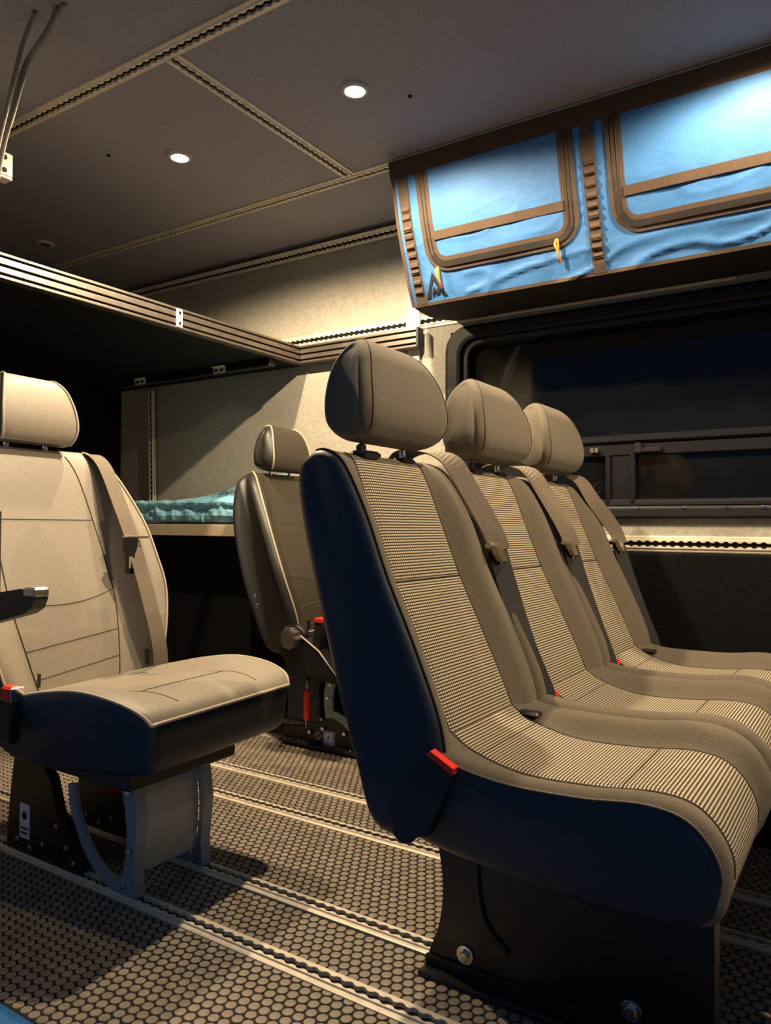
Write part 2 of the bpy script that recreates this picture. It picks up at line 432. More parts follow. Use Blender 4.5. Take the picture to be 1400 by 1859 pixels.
for (x, y, k), lb in zip(LAMPS, LL): puck(x, y, True, lb, k)
puck(-2.90, 1.83, False, 'unlit round ceiling light far left above the bed')

# ------------------------------------------------------------------ window
def rrect(x0, z0, x1, z1, r, n=8):
    out = []
    for cx, cz, a0 in ((x1-r, z1-r, 0), (x0+r, z1-r, 90), (x0+r, z0+r, 180), (x1-r, z0+r, 270)):
        for k in range(n+1): a = math.radians(a0+90*k/n); out.append((cx+r*math.cos(a), cz+r*math.sin(a)))
    return out
def ring_frame(mb, o, i, y0, y1):
    n = len(o)
    mb.loft([[(a, y, b) for a, b in ring] for ring, y in ((o, y1), (o, y0+.004), ([(p[0]*.8+q[0]*.2, p[1]*.8+q[1]*.2) for p, q in zip(o, i)], y0), ([(p[0]*.2+q[0]*.8, p[1]*.2+q[1]*.8) for p, q in zip(o, i)], y0+.002), (i, y0+.006), (i, y1))], False, False)
    return mb
O = rrect(WX0-.012, WZ0-.004, WX1+.012, WZ1+.012, .085)
win = struct('window_1', ring_frame(MB(), O, rrect(WX0+.045, WZ0+.035, WX1-.045, WZ1-.035, .06), WALL-.022, WALL+.05), 'rubber', 'black rubber framed side window, dark outside')
struct('inner_frame', ring_frame(MB(), rrect(WX0+.045, WZ0+.035, WX1-.045, WZ1-.035, .06), rrect(WX0+.072, WZ0+.058, WX1-.072, WZ1-.055, .045), WALL-.002, WALL+.05), 'frame_black', None, win)
struct('upper_pane', MB().box((WX0+.05, WALL+.030, 1.045), (WX1-.05, WALL+.036, WZ1-.03)), 'glass', 'large dark upper pane', win)
struct('lower_pane', MB().box((WX0+.05, WALL+.022, WZ0+.03), (-.742, WALL+.028, 1.03)), 'glass', None, win)
struct('lower_pane', MB().box((-.70, WALL+.022, WZ0+.03), (WX1-.05, WALL+.028, 1.03)), 'glass', None, win)
struct('transom', MB().box((WX0+.06, WALL-.004, 1.052), (WX1-.06, WALL+.045, 1.078), .006).box((WX0+.06, WALL+.004, 1.010), (WX1-.06, WALL+.045, 1.05), .004), 'frame_black', None, win)
struct('mullion', MB().box((-.748, WALL-.002, WZ0+.03), (-.732, WALL+.04, 1.02), .003).box((-.732, WALL+.008, WZ0+.03), (-.668, WALL+.04, 1.02)).box((-.668, WALL-.002, WZ0+.03), (-.652, WALL+.04, 1.02), .003), 'frame_black', None, win)
struct('sill_strip', MB().box((-.66, WALL-.002, .861), (WX1-.06, WALL+.02, .863)), 'extrusion', None, win)
struct('latch', MB().box((-.655, WALL-.016, 1.012), (-.628, WALL+.004, 1.05), .006).box((-.63, WALL-.012, 1.016), (-.57, WALL+.004, 1.034), .004), 'black_plastic', None, win)
for x in (-.64, -.50, -.38, -.28, -.16): struct('screw', MB().cyl((x, WALL-.020, WZ0+.030), (0, -1, 0), .005, .004, 10), 'chrome', None, win)
for x in (-.79, -.775): struct('catch', MB().box((x-.006, WALL-.010, 1.022), (x+.006, WALL, 1.040), .003), 'buckle_metal', None, win)

# ------------------------------------------------------------------ bed frame across the rear
bed = thing('bed_frame', 'slotted aluminium bed frame with black board underside, high across the rear', 'bed frame', (-2.5, 1.6, 1.445))
BX, BZ0, BZ1 = -1.99, 1.445, 1.516
def slotted(p0, p1, horiz, face):
    """horiz 'y': bar along y with visible face at x=face; 'x': bar along x with face at y=face"""
    body, groove = MB(), MB(); d = .036; hgt = BZ1-BZ0
    cuts = [(0, .13), (.22, .46), (.55, .80), (.88, 1.)]
    for k, (u, v) in enumerate(cuts):
        z0, z1 = BZ0+hgt*u, BZ0+hgt*v
        if horiz == 'y': body.box((face-d, p0, z0), (face, p1, z1), .0015)
        else: body.box((p0, face, z0), (p1, face+d, z1), .0015)
    if horiz == 'y': groove.box((face-d+.004, p0+.001, BZ0+.003), (face-.009, p1-.001, BZ1-.003))
    else: groove.box((p0+.001, face+.009, BZ0+.003), (p1-.001, face+d-.004, BZ1-.003))
    return body, groove
b1, g1 = slotted(.70, 2.428, 'y', BX); o = part('front_rail', b1, 'extrusion', bed); part('groove', g1, 'slot_black', o)
b1, g1 = slotted(BX+.002, -1.435, 'x', 2.392); o = part('wall_rail_bar', b1, 'extrusion', bed); part('groove', g1, 'slot_black', o)
part('end_cap', MB().box((-1.435, 2.39, BZ0-.002), (-1.425, 2.430, BZ1+.002), .002), 'black_plastic', bed)
part('underside_board', MB().box((-3.17, .70, BZ0+.0), (BX-.036, 2.44, BZ0+.02)), 'black_board', bed)
part('cross_bar', MB().box((-3.15, 2.25, BZ0-.030), (BX-.04, 2.285, BZ0), .002), 'black_steel', bed)
o = part('joint_plate', MB().box((BX, 1.738, BZ0+.004), (BX+.004, 1.764, BZ1-.004), .001), 'aluminium', bed)
part('bolt', MB().cyl((BX+.003, 1.751, BZ0+.018), (1, 0, 0), .006, .004, 10), 'chrome', o); part('bolt', MB().cyl((BX+.003, 1.751, BZ1-.018), (1, 0, 0), .006, .004, 10), 'chrome', o)
for k, (x, y) in enumerate([(-2.80, 2.246), (-2.30, 2.246)]):
    o = part('hanger_bracket', MB().box((x-.034, y-.005, BZ0-.034), (x+.034, y, BZ0-.006), .002).box((x-.034, y-.016, BZ0-.010), (x+.034, y, BZ0-.004), .002), 'aluminium', bed)
    for s in (-.016, .016): part('hole', MB().loft([[(x+s+.010*math.cos(q*math.pi/6), yy, BZ0-.021+.006*math.sin(q*math.pi/6)) for q in range(12)] for yy in (y-.0062, y-.004)]), 'slot_black', o)
# upright with two-hole bracket at left edge
up = thing('bracket_post', 'pale two hole corner bracket on slim upright at left picture edge', 'bracket', (-1.99, 1.06, BZ1))
part('upright', MB().box((-2.02, 1.015, BZ1), (-1.99, 1.045, CEIL-.0), .002), 'black_steel', up)
o = part('bracket_plate', MB().box((-1.992, 1.04, 1.725), (-1.984, 1.155, 1.79), .003).box((-2.02, 1.045, 1.717), (-1.984, 1.155, 1.725), .002), 'aluminium', up)
for z in (1.74, 1.775): part('hole', MB().cyl((-1.9845, 1.132, z), (1, 0, 0), .007, .002, 12), 'slot_black', o)
# cables hanging near the left picture edge
cb = thing('cable_bundle', 'three grey cables hanging from the ceiling at top left corner', 'cable', (-1.56, 1.0, CEIL))
for k, pts in enumerate([[(-1.52, 1.0, CEIL), (-1.565, 1.0, 1.95-.03), (-1.655, 1.0, 1.86), (-1.72, 1.0, 1.755), (-1.76, 1.0, 1.68), (-1.80, 1.0, 1.55)],
                         [(-1.545, 1.0, CEIL), (-1.59, 1.0, 1.90), (-1.675, 1.0, 1.85), (-1.725, 1.0, 1.75), (-1.77, 1.0, 1.68), (-1.81, 1.0, 1.55)],
                         [(-1.60, .98, CEIL), (-1.655, .98, 1.88), (-1.70, .98, 1.78), (-1.745, .98, 1.68), (-1.79, .98, 1.55)]]):
    q, _ = catmull([list(p) for p in pts], 6, False); part('cable', MB().tube(q, (.005, .0065, .005)[k], 8), 'cable', cb)
# wall strap beside the bag
st = thing('wall_strap', 'bright aluminium upright strap with brass screw left of the blue bag', 'bracket', (-1.47, WALL-.012, 1.40))
part('strip', MB().box((-1.496, WALL-.016, 1.40), (-1.447, WALL-.010, 1.90), .001), 'aluminium', st)
o = part('plate', MB().box((-1.502, WALL-.022, 1.520), (-1.441, WALL-.015, 1.575), .002), 'aluminium', st)
part('screw', MB().cyl((-1.476, WALL-.021, 1.545), (0, -1, 0), .007, .005, 12), 'brass', o)
# ------------------------------------------------------------------ blue overhead bag
from mathutils import noise as NZ
BX0, BX1 = -1.300, .62
FN = Vector((0, -.942, -.336))
def bagf(x, v, out=0.):
    b = .016*math.sin(math.pi*min(max(v, 0), 1))
    wr = 0.
    lo = max(0, (v-.60)/.4)
    if v > .12:
        wr += .010*lo*NZ.noise(Vector((x*7, v*6, 1.3)))
        rid = max(0, 1-abs(NZ.noise(Vector((x*4.5+v*5, v*4-x*2, 3.3))))*5)
        lo2 = min(1, max(0, (v-.79)/.08))*(1 if x > -1.10 else .1)
        wr += rid**1.5*(.008*lo2+.002*min(1, max(0, v-.35)*4)*(1 if v < .68 else 0))
        wr += .005*min(1, (v-.12)*4)*NZ.noise(Vector((x*4, v*3, 7)))
    return Vector((x, 2.0+.15*v, 1.935-.425*v))+FN*(b+wr+out)
bag = thing('overhead_storage_bag', 'long light blue fabric storage bag with zipped pockets above the window', 'bag', (-.4, 2.2, 1.52))
def face_grid(x0, x1, v0, v1, out, nx, nv, shape=None):
    mb = MB(); V = []; ins = []
    for a in range(nx+1):
        for b in range(nv+1):
            x, v = x0+(x1-x0)*a/nx, v0+(v1-v0)*b/nv
            if shape: x, v = shape(a/nx, b/nv)
            V.append(bagf(x, v, out))
    mb.add(V, [(a*(nv+1)+b, (a+1)*(nv+1)+b, (a+1)*(nv+1)+b+1, a*(nv+1)+b+1) for a in range(nx) for b in range(nv)], True)
    return mb
fb = face_grid(BX0, BX1, 0, 1, 0, 300, 60)
part('front_panel', fb, 'bag_blue', bag)
def endcap(x):
    pts = [bagf(x, k/20) for k in range(21)]+[Vector((x, 2.44, 1.535)), Vector((x, 2.44, 1.90)), Vector((x, 2.30, 1.94))]
    return MB().add(pts, [tuple(range(len(pts)))])
part('end_panel', endcap(BX0), 'bag_blue', bag); part('end_panel', endcap(BX1), 'bag_blue', bag)
bt = MB(); V = []
NB = 60
for k in range(NB+1):
    x = BX0+(BX1-BX0)*k/NB
    for q in range(7):
        t = q/6; p = bagf(x, 1.0).lerp(Vector((x+(.045 if k == 0 else 0)*t, 2.44, 1.530)), t); p.z -= .018*math.sin(math.pi*t)*(1+.5*NZ.noise(Vector((x*6, t*3, 2)))); V.append(p)
bt.add(V, [(k*7+q, (k+1)*7+q, (k+1)*7+q+1, k*7+q+1) for k in range(NB) for q in range(6)], True)
part('bottom_panel', bt, 'bag_black', bag)
def vband(x, v0, v1, w_, out, n=14, th=.0025):
    mb = MB(); rings = []
    for k in range(n+1):
        v = v0+(v1-v0)*k/n
        rings.append([bagf(x-w_/2, v, out), bagf(x+w_/2, v, out), bagf(x+w_/2, v, out+th), bagf(x-w_/2, v, out+th)])
    return mb.loft(rings, False)
def hband(x0, x1, v, w_, out, n=40, th=.0025, wob=0.):
    mb = MB(); rings = []; dv = w_/.45/2
    for k in range(n+1):
        x = x0+(x1-x0)*k/n; o = out+wob*NZ.noise(Vector((x*12, v, 4)))
        rings.append([bagf(x, v-dv, o), bagf(x, v+dv, o), bagf(x, v+dv, o+th), bagf(x, v-dv, o+th)])
    return mb.loft(rings, False)
part('top_band', hband(BX0-.004, BX1, .055, .052, .002, 90), 'webbing', bag)
part('bottom_binding', hband(BX0, BX1, .995, .010, .001, 90), 'webbing', bag)
part('edge_binding', vband(BX0+.003, .1, 1, .010, .001), 'webbing', bag)
for x, v1 in ((-1.262, .995), (-.668, .995), (-.035, .995), (.57, .995)):
    o = part('webbing_strap', vband(x, .105, v1, .036, .002), 'webbing', bag)
    for q in range(10):
        v = .34+q*.062+random.uniform(-.012, .012)
        mb = MB(); rings = []
        for t in range(7):
            a = t/6; hh = .007*math.sin(math.pi*a)*random.uniform(.7, 1.2)
            c = lambda dx, oo: bagf(x+dx+.002, v+(a-.5)*.042, oo)
            rings.append([c(-.015, .004), c(.013, .004), c(.013, .0055+hh), c(-.015, .0055+hh*.8)])
        part('loop', mb.loft(rings, False), 'webbing', o)
def upath(x0, x1, v0, v1, r, n=8):
    s = .45; pts = [(x0, v0+(v1-r/s-v0)*k/16) for k in range(16)]
    pts += [(x0+r-r*math.cos(math.pi/2*k/n), v1-r/s+r/s*math.sin(math.pi/2*k/n)) for k in range(n+1)]
    pts += [(x0+r+(x1-x0-2*r)*k/24, v1) for k in range(1, 24)]
    pts += [(x1-r+r*math.sin(math.pi/2*k/n), v1-r/s+r/s*math.cos(math.pi/2*k/n)) for k in range(n+1)]
    pts += [(x1, v1-r/s-(v1-r/s-v0)*k/16) for k in range(1, 17)]
    return pts
def uband(pts, w_, out, th):
    mb = MB(); rings = []; s = .45
    for i, (x, v) in enumerate(pts):
        a = pts[max(i-1, 0)]; b = pts[min(i+1, len(pts)-1)]
        tx, tv = b[0]-a[0], (b[1]-a[1])*s; l = math.hypot(tx, tv); nx, nv = -tv/l, tx/l
        A = (x-nx*w_/2, v-nv*w_/2/s); B = (x+nx*w_/2, v+nv*w_/2/s)
        rings.append([bagf(*A, out), bagf(*B, out), bagf(*B, out+th), bagf(*A, out+th)])
    return mb.loft(rings, False)
for k, (x0, x1) in enumerate(((-1.192, -.732), (-.597, -.10), (.03, .50))):
    pts = upath(x0, x1, .11, .745, .055)
    tape = part('zipper_tape', uband(pts, .044, .002, .003), 'webbing', bag)
    for dw in (-.006, .006):
        q = []
        for i, (x, v) in enumerate(pts):
            a = pts[max(i-1, 0)]; b = pts[min(i+1, len(pts)-1)]; tx, tv = b[0]-a[0], (b[1]-a[1])*.45; l = math.hypot(tx, tv)
            q.append(bagf(x-tv/l*dw, v+tx/l*dw/.45, .0055))
        part('zipper_coil', MB().tube(q, .0022, 5), 'zip_black', tape)
    part('rain_flap', uband([p for p in pts if p[1] > .66], .018, .005, .004), 'zip_black', tape)
    def shp(a, b, x0=x0, x1=x1):
        x = x0+.02+(x1-x0-.04)*a; v = .11+(.70-.11)*b
        d = min(x-x0-.02, x1-.02-x); r = .035
        if d < r: v = min(v, .70-(r-math.sqrt(max(0, r*r-(r-d)**2)))/.45)
        return x, v
    part('pocket_panel', face_grid(0, 0, 0, 0, .004, 60, 40, shp), 'bag_blue', bag)
    part('cross_strap', hband(x0+.018, x1-.018, .545, .026, .0065, 60, .0025, .004), 'webbing', bag)
    for (px, pv) in (((x0+.012, .755), (x1-.05, .735)) if k == 0 else ((x1-.05, .735),)):
        o = part('zipper_pull', MB().tube([bagf(px, pv, .008), bagf(px-.004, pv+.03, .014), bagf(px+.003, pv+.08, .013), bagf(px+.004, pv+.15, .012)], [.0028, .0042, .0036, .0044], 7).tube([bagf(px+.004, pv, .009), bagf(px+.005, pv+.04, .013), bagf(px+.005, pv+.09, .012)], .0028, 6), 'orange_cord', bag)
# emblem: two strokes of a peak with an M shaped foot
lx, lv = -1.205, .955
def lg(poly):
    return MB().prism(poly, (.0015, .0035), lambda a, b, d: bagf(lx+a*.036, lv-b*.036/.45, d))
for poly in ([(-1, 0), (-.6, 0), (0, 1.55), (0, 2.15)], [(.0, 2.15), (0, 1.55), (.52, .45), (.72, .75)], [(.58, .32), (.8, .55), (1.15, 0), (.78, 0)],
             [(-.3, .36), (0, .92), (.1, .62), (-.02, .5)], [(-.02, .5), (.1, .62), (.22, .5), (.1, .25)], [(.1, .25), (.22, .5), (.36, .75), (.5, .5), (.38, .22)], [(-.35, .12), (-.3, .36), (-.02, .5), (-.12, .2)]):
    part('emblem_stroke', lg(poly), 'zip_black', bag)

def sstep(a, b, x): t = min(max((x-a)/(b-a), 0), 1); return t*t*(3-2*t)
# ------------------------------------------------------------------ shelf behind the darker toned seat and the packed blue bag on it
sh = thing('storage_shelf', 'pale edged shelf board on dark box behind the far seat', 'shelf', (-2.55, 2.27, 0))
SY = 2.10; SX1 = -2.03
o = part('board', MB().box((-3.18, SY, .735), (SX1, WALL-.012, .780), .002), 'board_edge', sh)
part('top_lining', MB().box((-3.18, SY+.004, .780), (SX1, WALL-.012, .786)), 'extrusion', sh)
part('support_box', MB().box((-3.15, SY+.10, 0.012), (SX1-.04, WALL-.014, .735)), 'black_board', sh)
pk = thing('packed_bag', 'crumpled pale blue fabric bag lying folded on the rear shelf', 'bag', (-2.4, 2.25, .786))
mb = MB(); rings = []; NX = 70
for k in range(NX+1):
    x = -2.72+.67*k/NX; ring = []
    prof = [(2.115, .790), (2.108, .800), (2.104, .815), (2.106, .830), (2.110, .845), (2.106, .853), (2.100, .858), (2.098, .866), (2.102, .874), (2.112, .879), (2.15, .882), (2.20, .886), (2.26, .892), (2.33, .902), (2.395, .914), (2.41, .90), (2.41, .80)]
    for i, (y, z) in enumerate(prof):
        n1 = NZ.noise(Vector((x*17, z*22, y*6)))+.6*NZ.noise(Vector((x*40, z*50, 3)))
        fr = 1 if i < 6 else (.45 if i < 10 else .25)
        zz = z+.004*n1*(0 if i == 0 else 1); yy = y-.012*n1*fr+(.012*abs(NZ.noise(Vector((x*12, 0, 9)))) if i < 6 else 0)
        if i >= 10: zz += .27*(yy-2.11)*sstep(-2.50, -2.15, x)-.02*max(0, (-2.4-x)/.3)
        ring.append((x, yy, max(.787, zz)))
    rings.append(ring)
mb.loft(rings, False, True); part('folded_body', mb, 'film_blue', pk)
part('lettering', text_mb('NAXME', lambda a, b: (-2.225+a*.050, 2.135+b*.11, .8935+.11*b*.36+.004), 1., .25), 'print_black', pk)

# ------------------------------------------------------------------ single leather seats
def sstep(a, b, x): t = min(max((x-a)/(b-a), 0), 1); return t*t*(3-2*t)
def leather_seat(name, label, loc, rz, wf, hide, legs):
    t = thing(name, label, 'seat', loc, 'single leather seats')
    cr, sr = math.cos(rz), math.sin(rz)
    tf = lambda p: Vector((p[0]*cr-p[1]*sr, p[0]*sr+p[1]*cr, p[2]))
    cols = [k/16 for k in range(-16, 17)]; RE = 5; JS = RE+16-9; JE = RE+16+9
    # backrest
    ctrl = [(-.15, .36, .3, .215), (-.165, .45, .8, .250), (-.205, .58, 1, .286), (-.245, .68, 1, .287), (-.285, .78, .9, .277), (-.330, .905, .45, .243), (-.362, .962, .1, .205), (-.395, .972, 0, .19),
            (-.430, .93, 0, .22), (-.415, .80, 0, .26), (-.36, .60, 0, .272), (-.305, .44, 0, .255), (-.265, .34, 0, .225), (-.19, .325, 0, .21)]
    off = lambda yn, wt, v, x, z: wt*.058*sstep(.52, .90, abs(yn))-.004*math.exp(-((abs(yn)-.53)/.03)**2)*wt
    ctrl = [(a, b, c, d*wf) for a, b, c, d in ctrl]
    sw = Sweep(ctrl, cols, .026, off, 9)
    FR = lambda g: g <= 6
    cover = sw.build(lambda j, i, g: FR(g) and RE-1 <= j < len(sw.C)-RE, tf)
    back = part('backrest', cover, hide, t, local=True)
    sb = sw.build(lambda j, i, g: not (FR(g) and RE-1 <= j < len(sw.C)-RE), tf); sw.cap(sb, 0, tf); sw.cap(sb, len(sw.C)-1, tf)
    part('shell', sb, 'leather_dark', back, 'dark padded sides and back', local=True)
    i1 = 7*9
    for j in (RE-1, len(sw.C)-RE): part('piping', MB().tube(sw.line(j, 0, i1-4, .0015, tf), .0036, 6), 'piping', back, local=True)
    for j in (JS, JE): part('seam', MB().tube(sw.line(j, 2, 6*9-1, .0003, tf), .0017, 5), 'thread', back, local=True)
    def hseam(zf, ja=JS, jb=JE):
        pts = []
        for j in range(ja, jb+1):
            col = sw.P[j]; zt = zf((j-ja)/(jb-ja)*2-1)
            for i in range(0, 6*9):
                a, b = col[i], col[i+1]
                if a.z <= zt < b.z:
                    k = (zt-a.z)/(b.z-a.z); p = a.lerp(b, k); pts.append(tf(p+Vector((.0004, 0, 0)))); break
        if len(pts) > 2: part('seam', MB().tube(pts, .0013, 5), 'stitch', back, local=True)
    hseam(lambda y: .79); hseam(lambda y: .585+.022*y*y+.006*y); hseam(lambda y: .50+.012*y); hseam(lambda y: .435+.012*y)
    part('tag', MB().add([tf(p) for p in ((-.10, .147, .465), (-.085, .149, .465), (-.085, .150, .425), (-.10, .148, .425))], [(0, 1, 2, 3)]), 'black_plastic', back, local=True)
    part('tag', MB().add([tf(p) for p in ((-.115, -.147, .45), (-.10, -.149, .45), (-.10, -.150, .42), (-.115, -.148, .42))], [(0, 1, 2, 3)]), 'black_plastic', back, local=True)
    # headrest
    hc = [(-.330, .985, 0, .118), (-.312, 1.02, 0, .126), (-.316, 1.07, 0, .124), (-.335, 1.125, 0, .110), (-.362, 1.152, 0, .092), (-.392, 1.148, 0, .090), (-.412, 1.11, 0, .105), (-.418, 1.05, 0, .118), (-.41, 1.0, 0, .118), (-.37, .982, 0, .115)]
    hs = Sweep(hc, [k/6 for k in range(-6, 7)], .030, None, 7)
    hb = hs.build(lambda j, i, g: g <= 4 and RE-1 <= j < len(hs.C)-RE, tf); head = part('headrest', hb, hide, t, local=True)
    hb = hs.build(lambda j, i, g: not (g <= 4 and RE-1 <= j < len(hs.C)-RE), tf); hs.cap(hb, 0, tf); hs.cap(hb, len(hs.C)-1, tf); part('headrest_shell', hb, 'leather_dark', head, local=True)
    for j in (RE-1, len(hs.C)-RE): part('piping', MB().tube(hs.line(j, 0, 34, .001, tf), .0032, 6), 'piping', head, local=True)
    for y in (-.055, .055): part('headrest_post', MB().cyl(tf((-.375, y, .955)), (0, 0, 1), .006, .06, 10), 'chrome', head, local=True)
    # cushion
    cc = [(-.185, .392, .1, .225), (-.09, .402, .5, .240), (.03, .416, .9, .246), (.13, .432, .8, .248), (.215, .440, .35, .246), (.278, .430, .1, .236), (.304, .406, 0, .222),
          (.306, .370, 0, .214), (.290, .310, 0, .208), (.20, .288, 0, .205), (.02, .272, 0, .20), (-.14, .275, 0, .20), (-.20, .33, 0, .215)]
    cc = [(a, b, c, d*wf) for a, b, c, d in cc]
    coff = lambda yn, wt, v, x, z: wt*.030*sstep(.5, .85, abs(yn))-.004*math.exp(-((abs(yn)-.53)/.03)**2)*wt+.006*(1-yn*yn)*(1 if z > .39 else 0)*wt
    cs = Sweep(cc, cols, .022, coff, 8)
    top = lambda j, g: g <= 5 and RE-2 <= j < len(cs.C)-RE+1
    cu = part('cushion', cs.build(lambda j, i, g: top(j, g), tf), hide, t, local=True)
    sk = cs.build(lambda j, i, g: not top(j, g), tf); cs.cap(sk, 0, tf); cs.cap(sk, len(cs.C)-1, tf); part('skirt', sk, 'vinyl', cu, 'black vinyl skirt', local=True)
    a, b = RE-2, len(cs.C)-RE+1
    loop = cs.line(a, 3, 6*8-1, .001, tf)+[tf(cs.P[j][6*8]+Vector((.001, 0, 0))) for j in range(a, b+1)]+list(reversed(cs.line(b, 3, 6*8-1, .001, tf)))
    part('piping', MB().tube(loop, .0038, 6), 'piping', cu, local=True)
    for j in (JS, JE): part('seam', MB().tube(cs.line(j, 8, 5*8, .0, tf), .0012, 5), 'stitch', cu, local=True)
    part('seam', MB().tube([tf(cs.P[j][4*8-3]+Vector((0, 0, .0004))) for j in range(JS, JE+1)], .0012, 5), 'stitch', cu, local=True)
    # undercarriage on the floor rails
    part('seat_pan', MB().box((-.22, -.15, .245), (.20, .15, .285), .006), 'black_steel', t, local=True)
    if not legs: return t, tf
    for s in (-1, 1):
        y = s*.0925; f = lambda a, b, d: (a, d, b)
        leg = MB(); fr = [(.170, .010), (.164, .06), (.170, .13), (.172, .18), (.152, .285)]; q, _ = catmull([list(p) for p in fr], 5, False)
        bk = [(.085, .010), (.122, .045), (.136, .11), (.132, .18), (.100, .285)]; q2, _ = catmull([list(p) for p in bk], 5, False)
        leg.loft([[(a[0], y-.014, a[1]), (a[0], y+.014, a[1]), (b[0], y+.004*0-.010 if s < 0 else y+.010, b[1]), (b[0], y-.010 if s < 0 else y-.004+.010, b[1])] for a, b in zip(q, q2)], False)
        br = [(.125, .018), (.085, .020), (.045, .034), (.008, .062), (-.022, .10), (-.05, .15), (-.06, .20)]; q, _ = catmull([list(p) for p in br], 5, False)
        leg.strip([(a, y, b) for a, b in q], .010, .026, (0, 1, 0))
        lg_ = part('leg', leg, 'steel_blue', t, local=True)
        for (x, z) in ((.150, .105), (.148, .225), (.135, .03)): part('bolt', MB().cyl((x, y-.013*1, z), (0, -1, 0), .0065, .007, 8), 'chrome', lg_, local=True)
        ca = part('carriage', MB().prism([(-.30, .011), (-.02, .011), (-.03, .055), (-.055, .10), (-.10, .125), (-.13, .20), (-.19, .25), (-.27, .25), (-.29, .12)], (y-.012, y+.012), f), 'black_steel', t, local=True)
        for (x, z) in ((-.035, .035), (-.062, .062), (-.10, .10), (-.15, .05), (-.20, .03), (-.25, .04)): part('bolt', MB().cyl((x, y-.012, z), (0, -1, 0), .0062, .006, 8), 'chrome', ca, local=True)
    part('front_panel', MB().loft([[(x-.006, -.078, z), (x-.006, .078, z), (x, .078, z), (x, -.078, z)] for x, z in ((.148, .048), (.153, .10), (.156, .16), (.150, .21), (.143, .235))], False), 'steel_panel', t, local=True)
    return t, tf

lt, tf = leather_seat('leather_seat', 'tan leather seat with headrest at left edge, facing right, in front of bed', (-1.45, 1.134, 0), math.radians(4), 1., 'leather', True)
def belt_strip(pts, wid, side=(0, 1, 0), n=6):
    q, _ = catmull([list(p) for p in pts], n, False); return MB().strip(q, wid, .0025, side)
bl = part('seat_belt', belt_strip([(-.40, .160, .958), (-.365, .162, .970), (-.318, .168, .935), (-.262, .172, .84), (-.208, .176, .735), (-.156, .183, .60), (-.118, .192, .47), (-.12, .20, .40)], .046), 'belt', lt, 'grey seat belt over far shoulder', local=True)
part('tongue_bar', MB().box((-.205, .140, .742), (-.190, .215, .750), .002), 'buckle_metal', bl, local=True)
part('tongue', MB().loft([[(-.195, .155-w_, z), (-.195, .155+w_, z), (-.188, .155+w_, z), (-.188, .155-w_, z)] for z, w_ in ((.745, .022), (.715, .020), (.70, .013), (.655, .011), (.650, .010))], False), 'black_plastic', bl, local=True)
part('tongue_slot', MB().box((-.189, .149, .665), (-.1865, .161, .695)), 'leather', bl, local=True)
arm = part('armrest', MB().box((-.150, -.275, .36), (-.105, -.238, .815), .010), 'black_plastic', lt, local=True)
part('arm_stub', MB().prism([(-.12, .565), (.03, .600), (.055, .612), (.066, .630), (.066, .646), (.02, .650), (-.12, .630)], (-.272, -.242), lambda a, b, d: (a, d, b)), 'black_plastic', arm, local=True)
part('end_cap', MB().box((.030, -.2735, .634), (.068, -.240, .654), .004), 'buckle_metal', arm, local=True)
bk = part('buckle', MB().box((-.065, -.262, .33), (-.030, -.236, .435), .005), 'black_plastic', lt, local=True)
part('release_button', MB().box((-.058, -.266, .415), (-.022, -.238, .448), .005), 'red_plastic', bk, 'red release button', local=True)
part('buckle_rim', MB().box((-.021, -.266, .417), (-.018, -.238, .446), .001), 'chrome', bk, local=True)
stk = part('label_plate', MB().box((-.245, -.106, .045), (-.205, -.1045, .125), .0005), 'sticker', lt, 'small white printed label', local=True)
part('label_print', MB().cyl((-.225, -.1062, .098), (0, -1, 0), .010, .0004, 12).box((-.240, -.1066, .055), (-.210, -.1062, .060)).box((-.240, -.1066, .066), (-.210, -.1062, .071)), 'print_black', stk, local=True)
stk = part('label_plate', MB().box((-.10, .0790, .05), (-.05, .0803, .13), .0005), 'sticker', lt, local=True)
part('release_lever', MB().tube([(-.09, .02, .24), (-.07, .02, .20), (-.068, .02, .15)], .011, 8), 'red_plastic', lt, 'red release handle', local=True)

rt, tf2 = leather_seat('leather_seat', 'darker toned leather seat with pale piping by the wall, partly behind the bench', (-1.55, 2.20, 0), 0, .86, 'leather_darkened', False)
S2 = -.235
kn = MB(); n = 40
kn.loft([[(-.085+r*math.cos(q/n*2*math.pi)*(1+.07*math.cos(9*q/n*2*math.pi)), y, .405+r*math.sin(q/n*2*math.pi)*(1+.07*math.cos(9*q/n*2*math.pi))) for q in range(n)] for y, r in ((S2-.01, .030), (S2-.035, .036), (S2-.050, .034), (S2-.053, .026))], False)
part('recline_knob', kn, 'extrusion', rt, 'round scalloped recline knob', local=True)
part('knob_collar', MB().cyl((-.085, S2+.02, .405), (0, -1, 0), .042, .035, 20), 'black_plastic', rt, local=True)
for z, x in ((.535, -.245), (.505, -.235)): part('side_bolt', MB().cyl((x, -.268, z), (0, -1, 0), .008, .008, 10), 'chrome', rt, local=True)
part('side_cover', MB().prism([(-.13, .44), (-.06, .415), (.02, .37), (.09, .31), (.10, .29), (-.10, .29), (-.15, .36)], (S2-.02, S2+.03), lambda a, b, d: (a, d, b)), 'black_plastic', rt, local=True)
part('cover_edge', MB().tube([(-.06, S2-.02, .416), (.02, S2-.02, .371), (.10, S2-.02, .292)], .003, 5), 'piping', rt, local=True)
bk = part('buckle', MB().loft([[(x-.012, S2-.015, z), (x+.016, S2-.015, z), (x+.016, S2+.015, z), (x-.012, S2+.015, z)] for x, z in ((.0, .37), (.008, .42), (.012, .47))], False), 'black_plastic', rt, local=True)
part('release_button', MB().box((.0, S2-.018, .462), (.030, S2+.016, .478), .003), 'red_plastic', bk, 'red release button', local=True)
